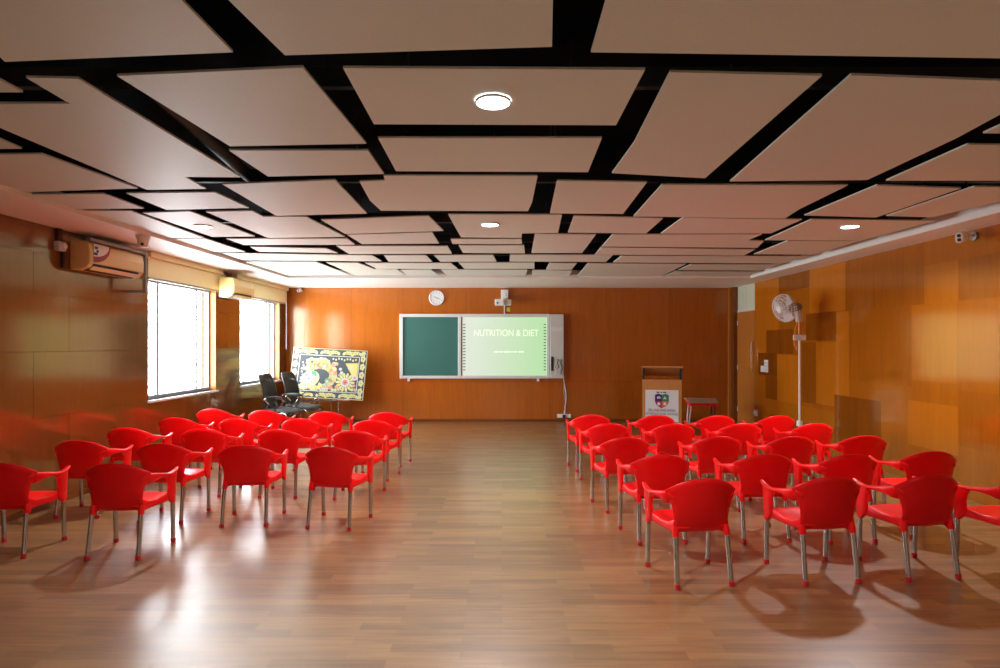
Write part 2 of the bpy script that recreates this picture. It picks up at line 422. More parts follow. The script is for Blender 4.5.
# door on the right wall near the far corner
root = bpy.data.objects.new('door_1', None); C.objects.link(root); struct(root)
y0, y1 = DOOR
b = MB(); b.box((XR - .10, y1 - .02, 0), (XR, YB - .07, H)); b.build('door_post', M['wood_door'], root)
b = MB(); b.box((XR - .012, y0, 0), (XR, y0 + .03, H)); b.build('door_jamb', M['wood_trim'], root)
b = MB(); b.box((XR - .02, y0 + .03, 0), (XR, y1 - .02, 2.38)); b.build('door_leaf', M['wood_trim'], root)
b = MB()
b.box((XR - .02, y0 + .03, 2.38), (XR, y1 - .02, 2.42)); b.box((XR - .02, (y0 + y1) / 2 - .02, 2.42), (XR, (y0 + y1) / 2 + .02, H)); b.build('transom_bar', M['frame_alu'], root)
b = MB(); b.box((XR - .01, y0 + .03, 2.42), (XR - .003, y1 - .02, H)); b.build('transom_glass', M['frosted'], root)
b = MB(); b.tube([(XR - .02, y0 + .07, 1.15), (XR - .06, y0 + .07, 1.18), (XR - .06, y0 + .07, 1.72), (XR - .02, y0 + .07, 1.75)], .012); b.build('door_handle', M['chrome'], root, smooth=True)
for z in (.25, 1.15, 2.1):
    b = MB(); b.box((XR - .026, y1 - .05, z), (XR - .018, y1 - .015, z + .1)); b.build('hinge', M['frame_alu'], root)
# ------------------------------------------------------------------ floating ceiling panels
ZP = 2.97
ROWS = [
 [[(233,53),(5,62.5),(-120,-55),(126,-55)], [(285,55.5),(552,47),(554,-55),(172,-55)], [(591,53),(740,55),(1000,59),(1150,62),(1180,-55),(622,-55)]],
 [[(23,93),(-130,93),(-240,60),(-35,62)], [(26,78),(78,79),(241,177.5),(185,177),(206,189),(147,190),(0,128),(-55,104),(70,104)],
  [(117,77),(302.7,68.5),(366.4,144.5),(230,147)], [(343,69),(645,70.7),(616,126),(374,125)], [(670,73.5),(822,77),(757,133.6),(705,179),(612,174),(634,144)],
  [(851,76),(1058,84),(956,139),(867,180.5),(730,182)], [(983,134),(1050,104),(1320,106),(1240,136)]],
 [[(22,149.6),(-100,150),(-190,112),(-75,108)], [(229,151),(368,151),(384,174.5),(268,177)], [(378,139),(602,139),(588,173),(396,172)], [(967.5,145),(1190,148),(1072,181),(886,181)]],
 [[(-85,156),(42,155),(138,189),(18,193)], [(126,193.4),(215,192.5),(249,208),(166.5,210)], [(222.5,184.8),(335,180.5),(367,214),(276,216)],
  [(383.5,176),(537.5,176.5),(532,203),(528,211.5),(381,211),(370,201),(359.5,182),(385,181)], [(557,181.5),(647,183),(623,214.5),(550,214)],
  [(662,185.5),(848,186),(799,210),(785,219),(633.5,217)], [(877,186),(961,189),(876,218),(804.5,216)], [(974,187.5),(1055,189),(932,218),(886,216.5)]],
 [[(20,195),(104,194),(144,208.6),(64,209.4)], [(82,211),(131,211.3),(204,238),(166,238.3)], [(142.5,213),(190,211.5),(255,236.5),(212,237)], [(206,212),(252,211),(263,216.7),(306,217),(345,237),(268,238)],
  [(321,220),(428.5,216),(443.5,231),(345,234)], [(448,214.5),(562,215),(558,233),(522,233.5),(521.5,238),(461,237.5)], [(574,216),(663,218.5),(646,233.6),(568,232.6)],
  [(683,218),(802,220),(771,233.6),(661,233.8)], [(811.5,219.5),(935,221),(862,240.5),(765,240.3)]],
 [[(168,239.2),(205,238.7),(246,252.3),(209,252.2)], [(226,239),(347,239),(355,245),(243.5,245.3)], [(347,235.3),(432,232.8),(439,244),(362,244.5)], [(450.5,239.3),(521.5,239.5),(522,244.3),(452.5,244.3)],
  [(535,234.2),(596,234.9),(582,253.3),(531.5,253.3)], [(612.5,235),(762,234.8),(748,240.7),(764,241.5),(757,248.3),(602,246.8)], [(787,241.5),(859,241.5),(815,255),(754,254.7)]],
 [[(250,247),(326,248.5),(338,253.2),(259,251.7)], [(336,246),(447.5,246.3),(452,253.8),(349,254.2)], [(458.6,245.8),(524,245.8),(525,253.8),(463,253.3)],
  [(601,247.6),(755,249.7),(744,255.6),(595,254.8)]],
 [[(222,253.3),(372,255.6),(382,261.6),(243,260.3)], [(384,255.6),(425.5,255.4),(432.5,262),(388.5,262)], [(433.7,255.5),(493,255.2),(496.5,261.8),(440.5,262)], [(510,255),(613,255.5),(606,262.2),(509.5,261.9)],
  [(621.5,256.5),(809,256.7),(782,263.8),(613,262.8)]],
 [[(245,262),(316,262),(350,275),(286,275.5)], [(326,262.6),(358,263),(374,269),(397,269.5),(404,275),(355,275.3)], [(365,263.2),(451,263.2),(458,269.2),(377,268.8)], [(458.5,263),(534.5,263),(534.5,269.2),(464.5,269.2)],
  [(549.4,263),(576.7,263.5),(571.5,269.8),(546,269.8)], [(588,263.5),(686,264.2),(662,276),(577,276.5)], [(691,264.7),(780,265),(760,270.8),(678,270.4)]],
 [[(401,270.2),(431,269.9),(439,275.5),(408,275.5)], [(441,270),(527.5,270),(525.5,275.8),(447,275.8)], [(532.5,270.3),(572,270.8),(569,276.5),(532,276)], [(676,271.6),(757,272),(742,277),(664,276.5)]],
]
nr = len(ROWS)
for r, row in enumerate(ROWS):
    for k, poly in enumerate(row):
        pts = [at_z(x, y, ZP) for x, y in poly]
        cen = sum(pts, Vector()) / len(pts); cen.z = ZP
        sizes = max(p.x for p in pts) - min(p.x for p in pts)
        kind = 'large' if sizes > 2.3 else 'narrow' if sizes < 1.15 else 'slanted'
        where = 'nearest the windows' if k == 0 else 'nearest the mosaic wall' if k == len(row) - 1 else ORD[k + 1] + ' from the windows'
        rw = 'farthest row from the board' if r == 0 else 'row closest to the board' if r == nr - 1 else ORD[nr - r] + ' row from the board'
        o = thing('ceiling_panel', '%s beige ceiling panel, %s in the %s' % (kind, where, rw), 'ceiling panel', cen, 0, 'beige floating ceiling panels')
        dz = Vector((0, 0, random.uniform(0, .006)))
        MB().prism([p - cen + dz for p in pts], (0, 0, .012)).build('board', M['beige'], o)
        for q in (.3, -.3):
            i = random.randrange(len(pts)); p = (pts[i] - cen) * .6 if q > 0 else (pts[(i + 2) % len(pts)] - cen) * .6
            h = MB(); h.tube([(p.x, p.y, .010), (p.x, p.y, 3.401 - ZP)], .006, 6); h.build('hanger_rod', M['steel_dark'], o)
# channels up in the dark void
for k, yy in enumerate((3.4, 5.4, 7.2, 8.6, 9.9)):
    b = MB(); b.box((SXL, yy, 3.16), (SXR, yy + .05, 3.20)); b.box((SXL, yy + .02, 3.20), (SXR, yy + .03, 3.28)); o = b.build('trim_%d' % (5 + k), M['steel_dark']); struct(o)
a1, a2 = at_z(190, 122, 3.1), at_z(240, 168, 3.1)
b = MB(); d = (a2 - a1); b.tube([a1 - d * .5, a2 + d * .4], .05, 10); o = b.build('air_duct', M['duct'], smooth=True); tag(o, 'grey duct above the gap between two ceiling panels near the windows', 'duct')
# ------------------------------------------------------------------ downlights
def downlight(x, y, label, power):
    o = thing('downlight', label, 'ceiling light', (x, y, ZP), 0, 'round ceiling downlights')
    b = MB(); b.lathe([(.0865, .001), (.0865, -.0118), (.092, -.010), (.093, .001)], n=32, cap=False)
    b.build('trim_ring', M['white'], o, smooth=True)
    b = MB(); b.lathe([(.001, -.0125), (.06, -.0125), (.0865, -.0122), (.0865, .0)], n=32); b.build('lens', M['lens'], o, smooth=True)
    li = bpy.data.lights.new('downlight_lamp', 'AREA'); li.shape = 'DISK'; li.size = .16; li.energy = power; li.color = (.93, .96, 1.); li.spread = math.radians(150)
    lo = bpy.data.objects.new('lamp', li); C.objects.link(lo); lo.parent = o; lo.location = (0, 0, -.02)
LP = 50
p = at_z(493, 101, ZP); downlight(p.x, p.y, 'large bright round downlight, closest ceiling light above the aisle', LP)
p = at_z(490, 224, ZP); downlight(p.x, p.y, 'small round downlight above the middle of the aisle, farther one', LP)
p = at_z(203, 226, ZP); downlight(p.x, p.y, 'round white downlight in the ceiling panel nearest the window', LP)
p = at_z(850, 226, ZP); downlight(p.x, p.y, 'round white downlight in the ceiling panel nearest the mosaic wall', LP)
for x in (-3.2, 0., 3.7): downlight(x, -.3, 'unseen round downlight added behind the viewer to light the chair backs', LP * .55)  # added out-of-view lamps that brighten the backs of the nearest chairs
# ------------------------------------------------------------------ red armchairs
def chair_proto():
    o = thing('armchair', 'x', 'chair', (0, 0, 0), 0, 'red armchairs set out in two blocks')
    # backrest
    nu, nv = 19, 12; G = []
    for i in range(nv):
        v = i / (nv - 1); r = []
        for j in range(nu):
            u = -1 + 2 * j / (nu - 1)
            w = .192 + .010 * v + .058 * max(0, (v - .35) / .65) ** 2.0
            zt = .757 - .088 * abs(u) ** 2.3
            zb = .378 - .035 * abs(u) ** 9
            z = zb + v * (zt - zb)
            y = -.178 - .065 * v + .03 * u * u + .045 * abs(u) ** 3 * max(0, (v - .3) / .7) - .018 * math.sin(PI * v)
            r.append((u * w, y, z))
        G.append(r)
    MB().shell(G, .016).build('backrest', M['red'], o, smooth=True, angle=70)
    # seat
    G = []; n = 15
    for i in range(n):
        t = i / (n - 1); r = []
        for j in range(n):
            u = -1 + 2 * j / (n - 1); w = .205 + .02 * t
            y = -.185 + .415 * t
            z = .408 + .022 * t - .016 * (1 - u * u) * math.sin(PI * min(1, t * 1.1))
            if t > .85: z -= .022 * ((t - .85) / .15) ** 2
            if abs(u) > .82: z -= .014 * ((abs(u) - .82) / .18) ** 2
            r.append((u * w, y - .02 * u * u * t, z))
        G.append(r)
    s = MB(); s.shell(G, .018)
    for sx in (-1, 1):
        s.tube([(sx * .188, -.172, .415), (sx * .190, -.184, .375), (sx * .191, -.190, .345)], [.022, .024, .0205], 12)
    s.box((-.2, .17, .385), (.2, .18, .42))
    s.build('seat', M['red'], o, smooth=True, angle=50)
    for sx in (-1, 1):
        a = MB()
        a.sweep([(sx * .212, -.186, .604, .005, .046), (sx * .240, -.172, .618, .008, .045), (sx * .257, -.145, .624, .010, .040), (sx * .263, -.09, .626, .014, .028), (sx * .266, -.02, .620, .018, .018), (sx * .267, .06, .608, .022, .013),
                 (sx * .267, .12, .606, .023, .010), (sx * .266, .18, .617, .022, .009), (sx * .262, .228, .637, .014, .006)], n=12)
        a.sweep([(sx * .260, .135, .607, .019, .082), (sx * .257, .148, .56, .020, .064), (sx * .252, .155, .49, .020, .054), (sx * .248, .155, .42, .020, .060), (sx * .247, .168, .385, .019, .044), (sx * .245, .180, .352, .0205, .0215)], n=12)
        a.sweep([(sx * .247, .165, .425, .012, .046), (sx * .238, .09, .410, .012, .034), (sx * .224, -.03, .402, .012, .026), (sx * .208, -.11, .404, .012, .030), (sx * .196, -.185, .415, .010, .05)], n=10)
        a.build('armrest', M['red'], o, smooth=True, angle=60)
        for top, bot in (((sx * .245, .182, .37), (sx * .243, .196, .0)), ((sx * .191, -.188, .37), (sx * .200, -.240, .0))):
            T, B = Vector(top), Vector(bot); d = T - B
            l = MB(); l.tube([B + d * .06, T], .0175, 12); lo = l.build('leg', M['chrome'], o, smooth=True)
            c = MB(); c.lathe([(.014, 0), (.0195, .003), (.0205, .02), (.019, .036), (.0165, .038)], (B.x, B.y, 0), n=12); c.build('foot_cap', M['redfoot'], lo, smooth=True)
    return o
proto = chair_proto(); used = False
def put(x, y, rz, label):
    global used
    if not used:
        proto.location = (x, y, 0); proto.rotation_euler = (0, 0, rz); proto['label'] = label; used = True; return proto
    return dup(proto, (x, y, 0), rz, label)
def from_tip(px, py, side, rz):
    Y = F * (EYE - .632) / (py - CY); X = (px - CX) * Y / F
    dx, dy = side * .262, .222
    return X - (dx * math.cos(rz) - dy * math.sin(rz)), Y - (dx * math.sin(rz) + dy * math.cos(rz))
RIGHT = [[(646, 485), (765.5, 483), (859, 481), (957, 482)], [(617.5, 460), (714.5, 459), (793, 459.5), (870, 456.5)], [(590, 443), (679, 442), (747, 442), (816, 441)],
         [(579, 429), (642.5, 429), (705.7, 429), (774, 429)], [(567, 420), (627.5, 420.5), (685, 421), (743, 421)]]
LEFT = [[(67.5, 465.5), (175, 466.5)], [(132, 445.5), (212, 448.5), (287, 450), (373.5, 452.5)], [(172, 433), (243, 434), (316, 435), (386.6, 436)],
        [(213.5, 422.7), (272, 424), (332, 424), (401, 425.4)], [(243.6, 414), (295, 415.5), (353, 416.7), (412, 417.5)]]
def rowname(k, n): return 'row nearest the board' if k == 1 else 'rearmost row' if k == n else ORD[k] + ' row from the board'
for r, row in enumerate(RIGHT):
    for k, (px, py) in enumerate(row):
        rz = math.radians([8, 6, 8, 7][k] if r == 0 else 4 + random.uniform(-2, 2)); x, y = from_tip(px, py, -1, rz)
        pos = 'on the aisle' if k == 0 else 'beside the mosaic wall' if k == 3 else ORD[k + 1] + ' from the aisle'
        y += .06 if r == 0 else 0.
        put(x, y, rz, 'red armchair %s in the %s, lectern side' % (pos, rowname(5 - r, 5)))
for r, row in enumerate(LEFT):
    for k, (px, py) in enumerate(row):
        rz = math.radians([5, 1][k] if r == 0 else [1, -1, 4, -8][k] if r == 1 else -2 + random.uniform(-3, 2)); x, y = from_tip(px, py, 1, rz)
        if r == 0: y -= .05; x += .045
        if r == 0: lab = 'red armchair against the brown wall in the short rearmost row, window side' if k == 0 else 'red armchair standing off the wall in the short rearmost row, window side'
        else:
            pos = 'on the aisle' if k == 3 else 'beside the window wall' if k == 0 else ORD[4 - k] + ' from the aisle'
            lab = 'red armchair %s in the %s, window side' % (pos, rowname(5 - r, 9))
        put(x, y, rz, lab)
# ------------------------------------------------------------------ green board and projected screen
YW = YB - .006
def bx(px): return (px - CX) * YW / F
def bz(py): return EYE + (CY - py) * YW / F
o = thing('whiteboard', 'wide wall board, half green chalkboard and half lit projection screen', 'board', (bx(481), YW, bz(346)))
ox, oz = bx(481), bz(346)
def L(px, py, d=0): return (bx(px) - ox, -d, bz(py) - oz)
def pbox(b, x0, y0, x1, y1, d0, d1):
    p, q = L(x0, y1), L(x1, y0); return b.box((p[0], -d1, p[2]), (q[0], -d0, q[2]))
b = MB()
pbox(b, 400, 314, 549.3, 317.2, 0, .07); pbox(b, 400, 375.6, 549.3, 378.4, 0, .07); pbox(b, 400, 317.2, 403.4, 375.6, 0, .07); pbox(b, 458.2, 317.2, 461.4, 375.6, 0, .07); pbox(b, 546.6, 317.2, 549.3, 375.6, 0, .07)
b.build('frame', M['frame_alu'], o, bevel=.006)
b = MB(); pbox(b, 403.4, 317.2, 458.2, 375.6, .01, .035); b.build('chalkboard', M['chalk'], o)
b = MB(); pbox(b, 461.4, 317.2, 462.6, 375.6, .01, .05); b.build('divider_strip', M['grey'], o)
b = MB(); pbox(b, 462.6, 317.2, 546.6, 375.6, .01, .035); sc = b.build('screen', M['screen'], o)
p = L(506, 333.3); text('title_text', 'NUTRITION & DIET', .205, M['slide_text'], sc, (p[0], -.0365, p[2]), sx=.80)
b = MB()
for x0_, x1_ in ((494, 499), (499.8, 503), (503.8, 510), (510.8, 513), (513.8, 517), (518, 524)): pbox(b, x0_, 351.2, x1_, 352.4, .0352, .037)
b.build('subtitle_text', M['slide_text'], sc)
for xs_ in (463.2, 543.6):
    b = MB()
    for i in range(16):
        y0 = 324 + i * 3.02; pbox(b, xs_, y0, xs_ + 2.4, y0 + .9, .035, .037)
    b.build('icon_strip', M['print_grey'], sc)
b = MB(); pbox(b, 549.8, 314.6, 563.2, 378, 0, .12); sp = b.build('side_cabinet', M['greylight'], o, bevel=.008)
b = MB(); pbox(b, 550.6, 356.5, 553.2, 370.5, .12, .135); sp2 = b.build('pen_tray', M['black'], sp)
for k, (x, y0, y1) in enumerate(((555, 358, 374), (557.5, 359, 368), (559.2, 358, 371), (561, 360, 374))):
    b = MB(); pts = [L(x + math.sin(i * 1.1 + k) * .8, y0 + (y1 - y0) * i / 8, .13) for i in range(9)]; b.tube(pts, .008, 6); b.build('patch_cable', M['black'] if k % 2 else M['white'], sp, smooth=True)
b = MB(); pbox(b, 551, 327, 562, 331, .12, .124); b.build('label_plate', M['frame_alu'], sp)
for x in (409, 538):
    b = MB(); pbox(b, x - 1.2, 378.4, x + 1.2, 381.3, .01, .06); b.build('bracket', M['white'], o, bevel=.004)
# cable down to the socket
o = thing('power_cable', 'pale twisted cable hanging from the board cabinet to the wall socket', 'cable', (bx(564), YW, bz(380)))
for k in range(2):
    b = MB(); pts = []
    for i in range(16):
        t = i / 15; x = 563.5 + 2.2 * math.sin(t * 2.6) + (.7 if k else -.3) * math.sin(t * 9 + k); y = 376 + 38 * t
        if k: x -= .8
        pts.append(Vector((bx(x) - bx(564), -.02, bz(y) - bz(380))))
    b.tube(pts, .011, 6); b.build('strand', M['white'] if k == 0 else M['grey'], o, smooth=True)
o = thing('power_socket', 'white twin power socket low on the plywood below the board', 'socket', (bx(564), YW, bz(415.8)))
b = MB(); b.box((-.15, -.03, -.04), (.15, 0, .04)); b.build('face_plate', M['white'], o, bevel=.006)
b = MB(); b.box((-.035, -.07, -.045), (.03, -.03, .03)); b.build('plug', M['black'], o, bevel=.006)
# clock
o = thing('wall_clock', 'round white clock high on the plywood above the green board', 'clock', (bx(436.7), YW, bz(298)))
b = MB(); b.lathe([(.165, 0), (.168, -.03), (.155, -.045), (.146, -.045), (.145, -.02)], axis='y', n=36, cap=False); b.build('rim', M['white'], o, smooth=True)
b = MB(); b.lathe([(.148, -.001), (.147, -.030), (.001, -.031)], axis='y', n=36); b.build('dial', M['poster'], o)
b = MB()
for i in range(12):
    a = i * PI / 6; c, s_ = math.sin(a), math.cos(a); b.cbox((c * .125, -.0325, s_ * .125), (.012, .002, .012))
b.build('hour_marks', M['black'], o)
for a, l in ((5.2, .075), (1.9, .105)):
    d = Vector((math.sin(a), 0, math.cos(a))); n = Vector((d.z, 0, -d.x)); b = MB(); b.prism([n * .005 + Vector((0, -.034, 0)) - d * .02, -n * .005 + Vector((0, -.034, 0)) - d * .02, d * l - n * .003 + Vector((0, -.034, 0)), d * l + n * .003 + Vector((0, -.034, 0))], (0, -.003, 0)); b.build('hand', M['black'], o)
# projector
o = thing('projector', 'white short-throw projector on a wall arm above the screen', 'projector', (bx(504.5), YW, bz(300)))
x0, z0 = bx(504.5), bz(300)
def Q(px, py): return bx(px) - x0, bz(py) - z0
(xa, za), (xb, zb) = Q(501, 300.2), Q(508.2, 290.2)
b = MB(); b.box((xa, -.14, za), (xb, 0, zb)); w = b.build('wall_box', M['white'], o, bevel=.01)
b = MB()
for i in range(3): b.lathe([(.012, -.139), (.012, -.143), (.001, -.143)], (.03 + .01 * i, 0, .13 - .05 * i), axis='y', n=10)
b.build('knob', M['grey'], w)
b = MB(); b.box((-.03, -.42, za - .02), (.03, -.05, za + .03)); b.build('arm', M['white'], o, bevel=.006)
(xa, za), (xb, zb) = Q(495, 306.4), Q(504, 300.6)
b = MB(); b.box((xa, -.50, za), (xb, -.16, zb)); hd = b.build('body', M['white'], o, bevel=.015)
b = MB(); b.lathe([(.02, -.499), (.02, -.505), (.001, -.506)], (xa + .06, 0, (za + zb) / 2 - .02), axis='y', n=14); b.build('lens', M['black'], hd, smooth=True)
(xa, za), (xb, zb) = Q(504.2, 306.2), Q(511, 300.9)
b = MB(); b.box((xa, -.42, za), (xb, -.14, zb)); b.build('lamp_housing', M['greylight'], o, bevel=.012)
(xa, za), (xb, zb) = Q(503.8, 314), Q(505, 305)
b = MB(); b.box((xa, -.03, za), (xb, 0, zb + .04)); b.build('cable_duct', M['white'], o)
(xa, za), (xb, zb) = Q(506.5, 311.5), Q(510, 307.5)
b = MB(); b.box((xa, -.006, za), (xb, 0, zb)); b.build('warning_sticker', M['yellow'], o)
# ------------------------------------------------------------------ lectern
lp = at_y(662, 421, 11.2); lw = 38 * 11.2 / F
def lz(py): return EYE + (CY - py) * 11.2 / F
o = thing('lectern', 'wooden lectern with crest poster on its front, by the mosaic wall', 'lectern', (lp.x, 11.2, 0), math.radians(-13))
hw = lw / 2; zt = lz(379.5)
b = MB(); b.box((-hw, 0, 0), (hw, .03, zt)); fp = b.build('front_panel', M['wood_pale'], o, bevel=.004)
for s_ in (-1, 1):
    b = MB(); b.box((s_ * hw - (.03 if s_ > 0 else 0), .03, 0), (s_ * hw + (0 if s_ > 0 else .03), .3, zt)); b.build('side_panel', M['wood_pale'], o)
b = MB(); b.box((-hw + .03, .03, zt - .03), (hw - .03, .3, zt)); b.build('desk', M['wood_pale'], o)
b = MB(); b.box((-hw + .03, .03, .4), (hw - .03, .29, .425)); b.build('shelf', M['wood_pale'], o)
z1 = lz(366)
b = MB(); b.prism([(-hw - .02, -.08, z1), (-hw - .02, -.08, z1 - .03), (-hw - .02, .28, z1 - .20), (-hw - .02, .28, z1 - .17)], (2 * hw + .04, 0, 0)); b.build('sloped_top', M['wood_pale'], o)
for s_ in (-1, 1):
    x = s_ * (hw - .02); b = MB(); b.prism([(x - .018, -.06, z1 - .035), (x - .018, .0, zt), (x - .018, .24, zt), (x - .018, .24, z1 - .19)], (.036, 0, 0)); b.build('gusset', M['black'], o)
xl, xr = (645.8 - 662) * 11.2 / F, (679 - 662) * 11.2 / F - .02
b = MB(); b.box((xl, -.004, .25), (xr, 0, lz(390))); po = b.build('poster', M['poster'], o)
def shield(q):
    pts = []
    w, h = .125, .26
    full = [(-w, h * .40), (-w * .55, h * .5), (0, h * .42), (w * .55, h * .5), (w, h * .40), (w, -.01), (w * .85, -h * .25), (w * .5, -h * .43), (0, -h * .55), (-w * .5, -h * .43), (-w * .85, -h * .25), (-w, -.01)]
    if q == 0: return [full[0], full[1], full[2], (0, -.01), full[11]]
    if q == 1: return [full[2], full[3], full[4], full[5], (0, -.01)]
    if q == 2: return [full[11], (0, -.01), full[8], full[9], full[10]]
    return [(0, -.01), full[5], full[6], full[7], full[8]]
cxs, czs = (661.8 - 662) * 11.2 / F, lz(400.6)
b = MB()
for q in range(4): b.mi = q; b.prism([(x + cxs, -.005, z + czs) for x, z in shield(q)], (0, -.002, 0))
b.mi = 4
for q, (sx, sz) in enumerate(((-1, 1), (1, 1), (-1, -1), (1, -1))):
    X, Z = cxs + sx * .055, czs + (.05 if sz > 0 else -.06)
    if q == 0: pts = [(-.03, -.02), (.0, -.005), (.03, -.02), (.03, .02), (0, .03), (-.03, .02)]
    elif q == 1: pts = [(-.035, -.02), (.035, -.02), (.012, .005), (0, .035), (-.012, .005)]
    elif q == 2: pts = [(-.02, -.03), (.02, -.03), (.03, .01), (0, .035), (-.03, .01)]
    else: pts = [(math.cos(i * PI / 4) * .03, math.sin(i * PI / 4) * .03) for i in range(8)]
    b.prism([(X + x, -.0072, Z + z) for x, z in pts], (0, -.001, 0))
b.build('crest', [M['s_navy'], M['s_green'], M['s_mag'], M['s_orange'], M['poster']], po)
text('crest_line', 'BILLABONG HIGH', .075, M['print_grey'], po, (cxs, -.0055, lz(410.4)), sx=.8)
text('school_line', 'INTERNATIONAL SCHOOL', .062, M['print_grey'], po, (cxs, -.0055, lz(414)), sx=.78)
b = MB()
for x_, w_ in ((-.07, .05), (-.01, .025), (.05, .06)): b.box((cxs + x_ - w_ / 2, -.0055, lz(392.4) - .012), (cxs + x_ + w_ / 2, -.004, lz(392.4) + .012))
b.build('motto_line', M['print_grey'], po)
# small desk with red frame
p = at_y(703, 400, 11.9); o = thing('side_desk', 'small desk with grey top and red frame between lectern and door', 'desk', (p.x, 11.9, 0), math.radians(-6))
zt = EYE - (401.5 - CY) * 11.9 / F
b = MB(); b.prism([(-.29, -.2, zt - .02), (.25, -.2, zt - .02), (.30, .22, zt + .03), (-.33, .22, zt + .03)], (0, 0, .022)); b.build('desk_top', M['desk_top'], o, bevel=.006)
b = MB(); b.prism([(-.28, -.18, zt - .075), (.24, -.18, zt - .075), (.27, .20, zt - .03), (-.31, .20, zt - .03)], (0, 0, .05)); b.build('book_tray', M['red'], o, bevel=.01)
for s_ in (-1, 1):
    x = -.02 + s_ * .23
    b = MB(); b.sweep([(x, .15, zt - .05, .014, .035), (x, .0, zt - .11, .014, .03), (x, -.14, zt - .2, .014, .035)], n=8); b.build('bracket', M['red'], o, smooth=True)
    b = MB(); b.tube([(x, -.12, zt - .06), (x - .07, -.2, .02)], .013, 8); b.build('leg', M['white' if s_ < 0 else 'black'], o, smooth=True)
    b = MB(); b.tube([(x, .16, zt - .04), (x - .02, .22, .02)], .013, 8); b.build('leg', M['white' if s_ < 0 else 'black'], o, smooth=True)
    b = MB(); b.box((x - .09, -.24, 0), (x + .02, .25, .025)); b.build('foot_rail', M['red'], o, bevel=.006)
# ------------------------------------------------------------------ painting on a stand
PY = 12.65
tl, tr, br, bl = at_y(293, 347, PY + .12), at_y(368, 351, PY + .12), at_y(362.5, 400.5, PY - .1), at_y(288.5, 396.5, PY - .1)
cen = (tl + tr + br + bl) / 4
o = thing('painting', 'large framed folk-style floral painting in cream and slate on a stand', 'painting', cen)
U = ((tr - tl) + (br - bl)) / 2; V = ((bl - tl) + (br - tr)) / 2
W_, H_ = U.length, V.length; U.normalize(); V = (V - U * V.dot(U)).normalized(); NRM = U.cross(V)     # points away from the viewer
if NRM.y > 0: NRM = -NRM
def pp(u, v, d=0.): return U * (u - .5) * W_ + V * (v - .5) * H_ + NRM * d
b = MB(); b.prism([pp(0, 0), pp(1, 0), pp(1, 1), pp(0, 1)], -NRM * .03); can = b.build('canvas_board', M['slate'], o)
art = MB(); art_d = .002
def blob(u, v, ru, rv, mi, rot=0., n=14, d=.002, lobes=0, amp=.0):
    pts = []
    for i in range(n):
        a = 2 * PI * i / n; k = 1 + amp * math.cos(lobes * a)
        x, y = math.cos(a) * ru * k, math.sin(a) * rv * k
        x, y = x * math.cos(rot) - y * math.sin(rot), x * math.sin(rot) + y * math.cos(rot)
        pts.append(pp(u + x / W_, v + y / H_, d))
    art.mi = mi; art.prism(pts, NRM * .001)
def bar(u0, v0, u1, v1, w, mi, d=.002):
    a, c = pp(u0, v0, d), pp(u1, v1, d); t = (c - a).normalized(); s_ = t.cross(NRM) * w / 2
    art.mi = mi; art.prism([a - s_, c - s_, c + s_, a + s_], NRM * .001)
CR, WH, YE, PK, RD, GR, PU, SL = range(8)
for (u0, v0, u1, v1) in ((.1, .14, .9, .14), (.9, .14, .9, .86), (.9, .86, .1, .86), (.1, .86, .1, .14)): bar(u0, v0, u1, v1, .016, WH)
for (u0, v0, u1, v1) in ((0, .004, 1, .004), (.996, 0, .996, 1), (1, .996, 0, .996), (.004, 1, .004, 0)): bar(u0, v0, u1, v1, .014, CR)
for i in range(3):                                      # border leaf sprays, top and bottom
    for v in (.07, .93):
        uc = .2 + i * .3
        for k in range(-3, 4): blob(uc + k * .037, v + .012 * math.cos(k * 2), .042, .052 - .007 * abs(k), CR if k % 2 else YE, rot=.3 * k, n=10)
        for k in range(-2, 3): blob(uc + k * .04, v, .012, .010, GR if k % 2 else SL, d=.004, n=8)
for i in range(5):
    for u in (.05, .95):
        v = .17 + i * .165
        blob(u, v, .052, .072, CR, n=20, lobes=5, amp=.14); blob(u, v, .02, .03, YE if i % 2 else PK, d=.004, n=10); blob(u, v, .008, .01, SL, d=.006, n=8)
for u, v in ((.05, .06), (.95, .06), (.05, .94), (.95, .94)): blob(u, v, .045, .045, CR, lobes=6, amp=.2, n=24); blob(u, v, .015, .015, YE, d=.004)
blob(.27, .28, .13, .09, CR, lobes=7, amp=.12, n=28); blob(.27, .28, .07, .05, YE, d=.004); blob(.27, .28, .03, .025, SL, d=.006)
blob(.42, .26, .15, .08, CR, rot=.2, lobes=9, amp=.1, n=36); blob(.42, .26, .09, .04, YE, d=.004)
for i in range(14):                                    # large swirling plume of petals
    t = i / 13; a = -2.5 + t * 3.9; r = .33 * (1 - t * .25)
    blob(.40 + math.cos(a) * r * .62, .56 + math.sin(a) * r * .72, .095, .07, (CR, YE, CR, PK)[i % 4], rot=a + .6, n=12)
    blob(.40 + math.cos(a) * r * .62, .56 + math.sin(a) * r * .72, .035, .025, (WH, CR, PK, YE)[i % 4], rot=a, d=.004, n=10)
blob(.27, .62, .20, .17, CR, rot=-.5); blob(.25, .60, .13, .11, WH, d=.004, rot=-.4)
for u, v, r, c in ((.22, .55, .025, PU), (.25, .62, .025, PU), (.31, .5, .05, GR), (.335, .545, .03, GR), (.29, .67, .02, PK)): blob(u, v, r, r * .8, c, d=.006, n=10)
blob(.44, .66, .07, .06, SL, d=.004); blob(.50, .64, .055, .05, GR, d=.005); blob(.50, .66, .035, .03, CR, d=.007)
for i in range(7): blob(.56 + .03 * math.sin(i), .33 + i * .075, .05, .04, (PK, CR, RD, CR)[i % 4] if i % 4 != 2 else PK, rot=i, d=.004, n=10)
for i in range(14):                                    # round flower
    a = 2 * PI * i / 14; blob(.74 + math.cos(a) * .15 / W_, .66 + math.sin(a) * .15 / H_, .055, .028, CR if i % 2 else YE, rot=a, n=10)
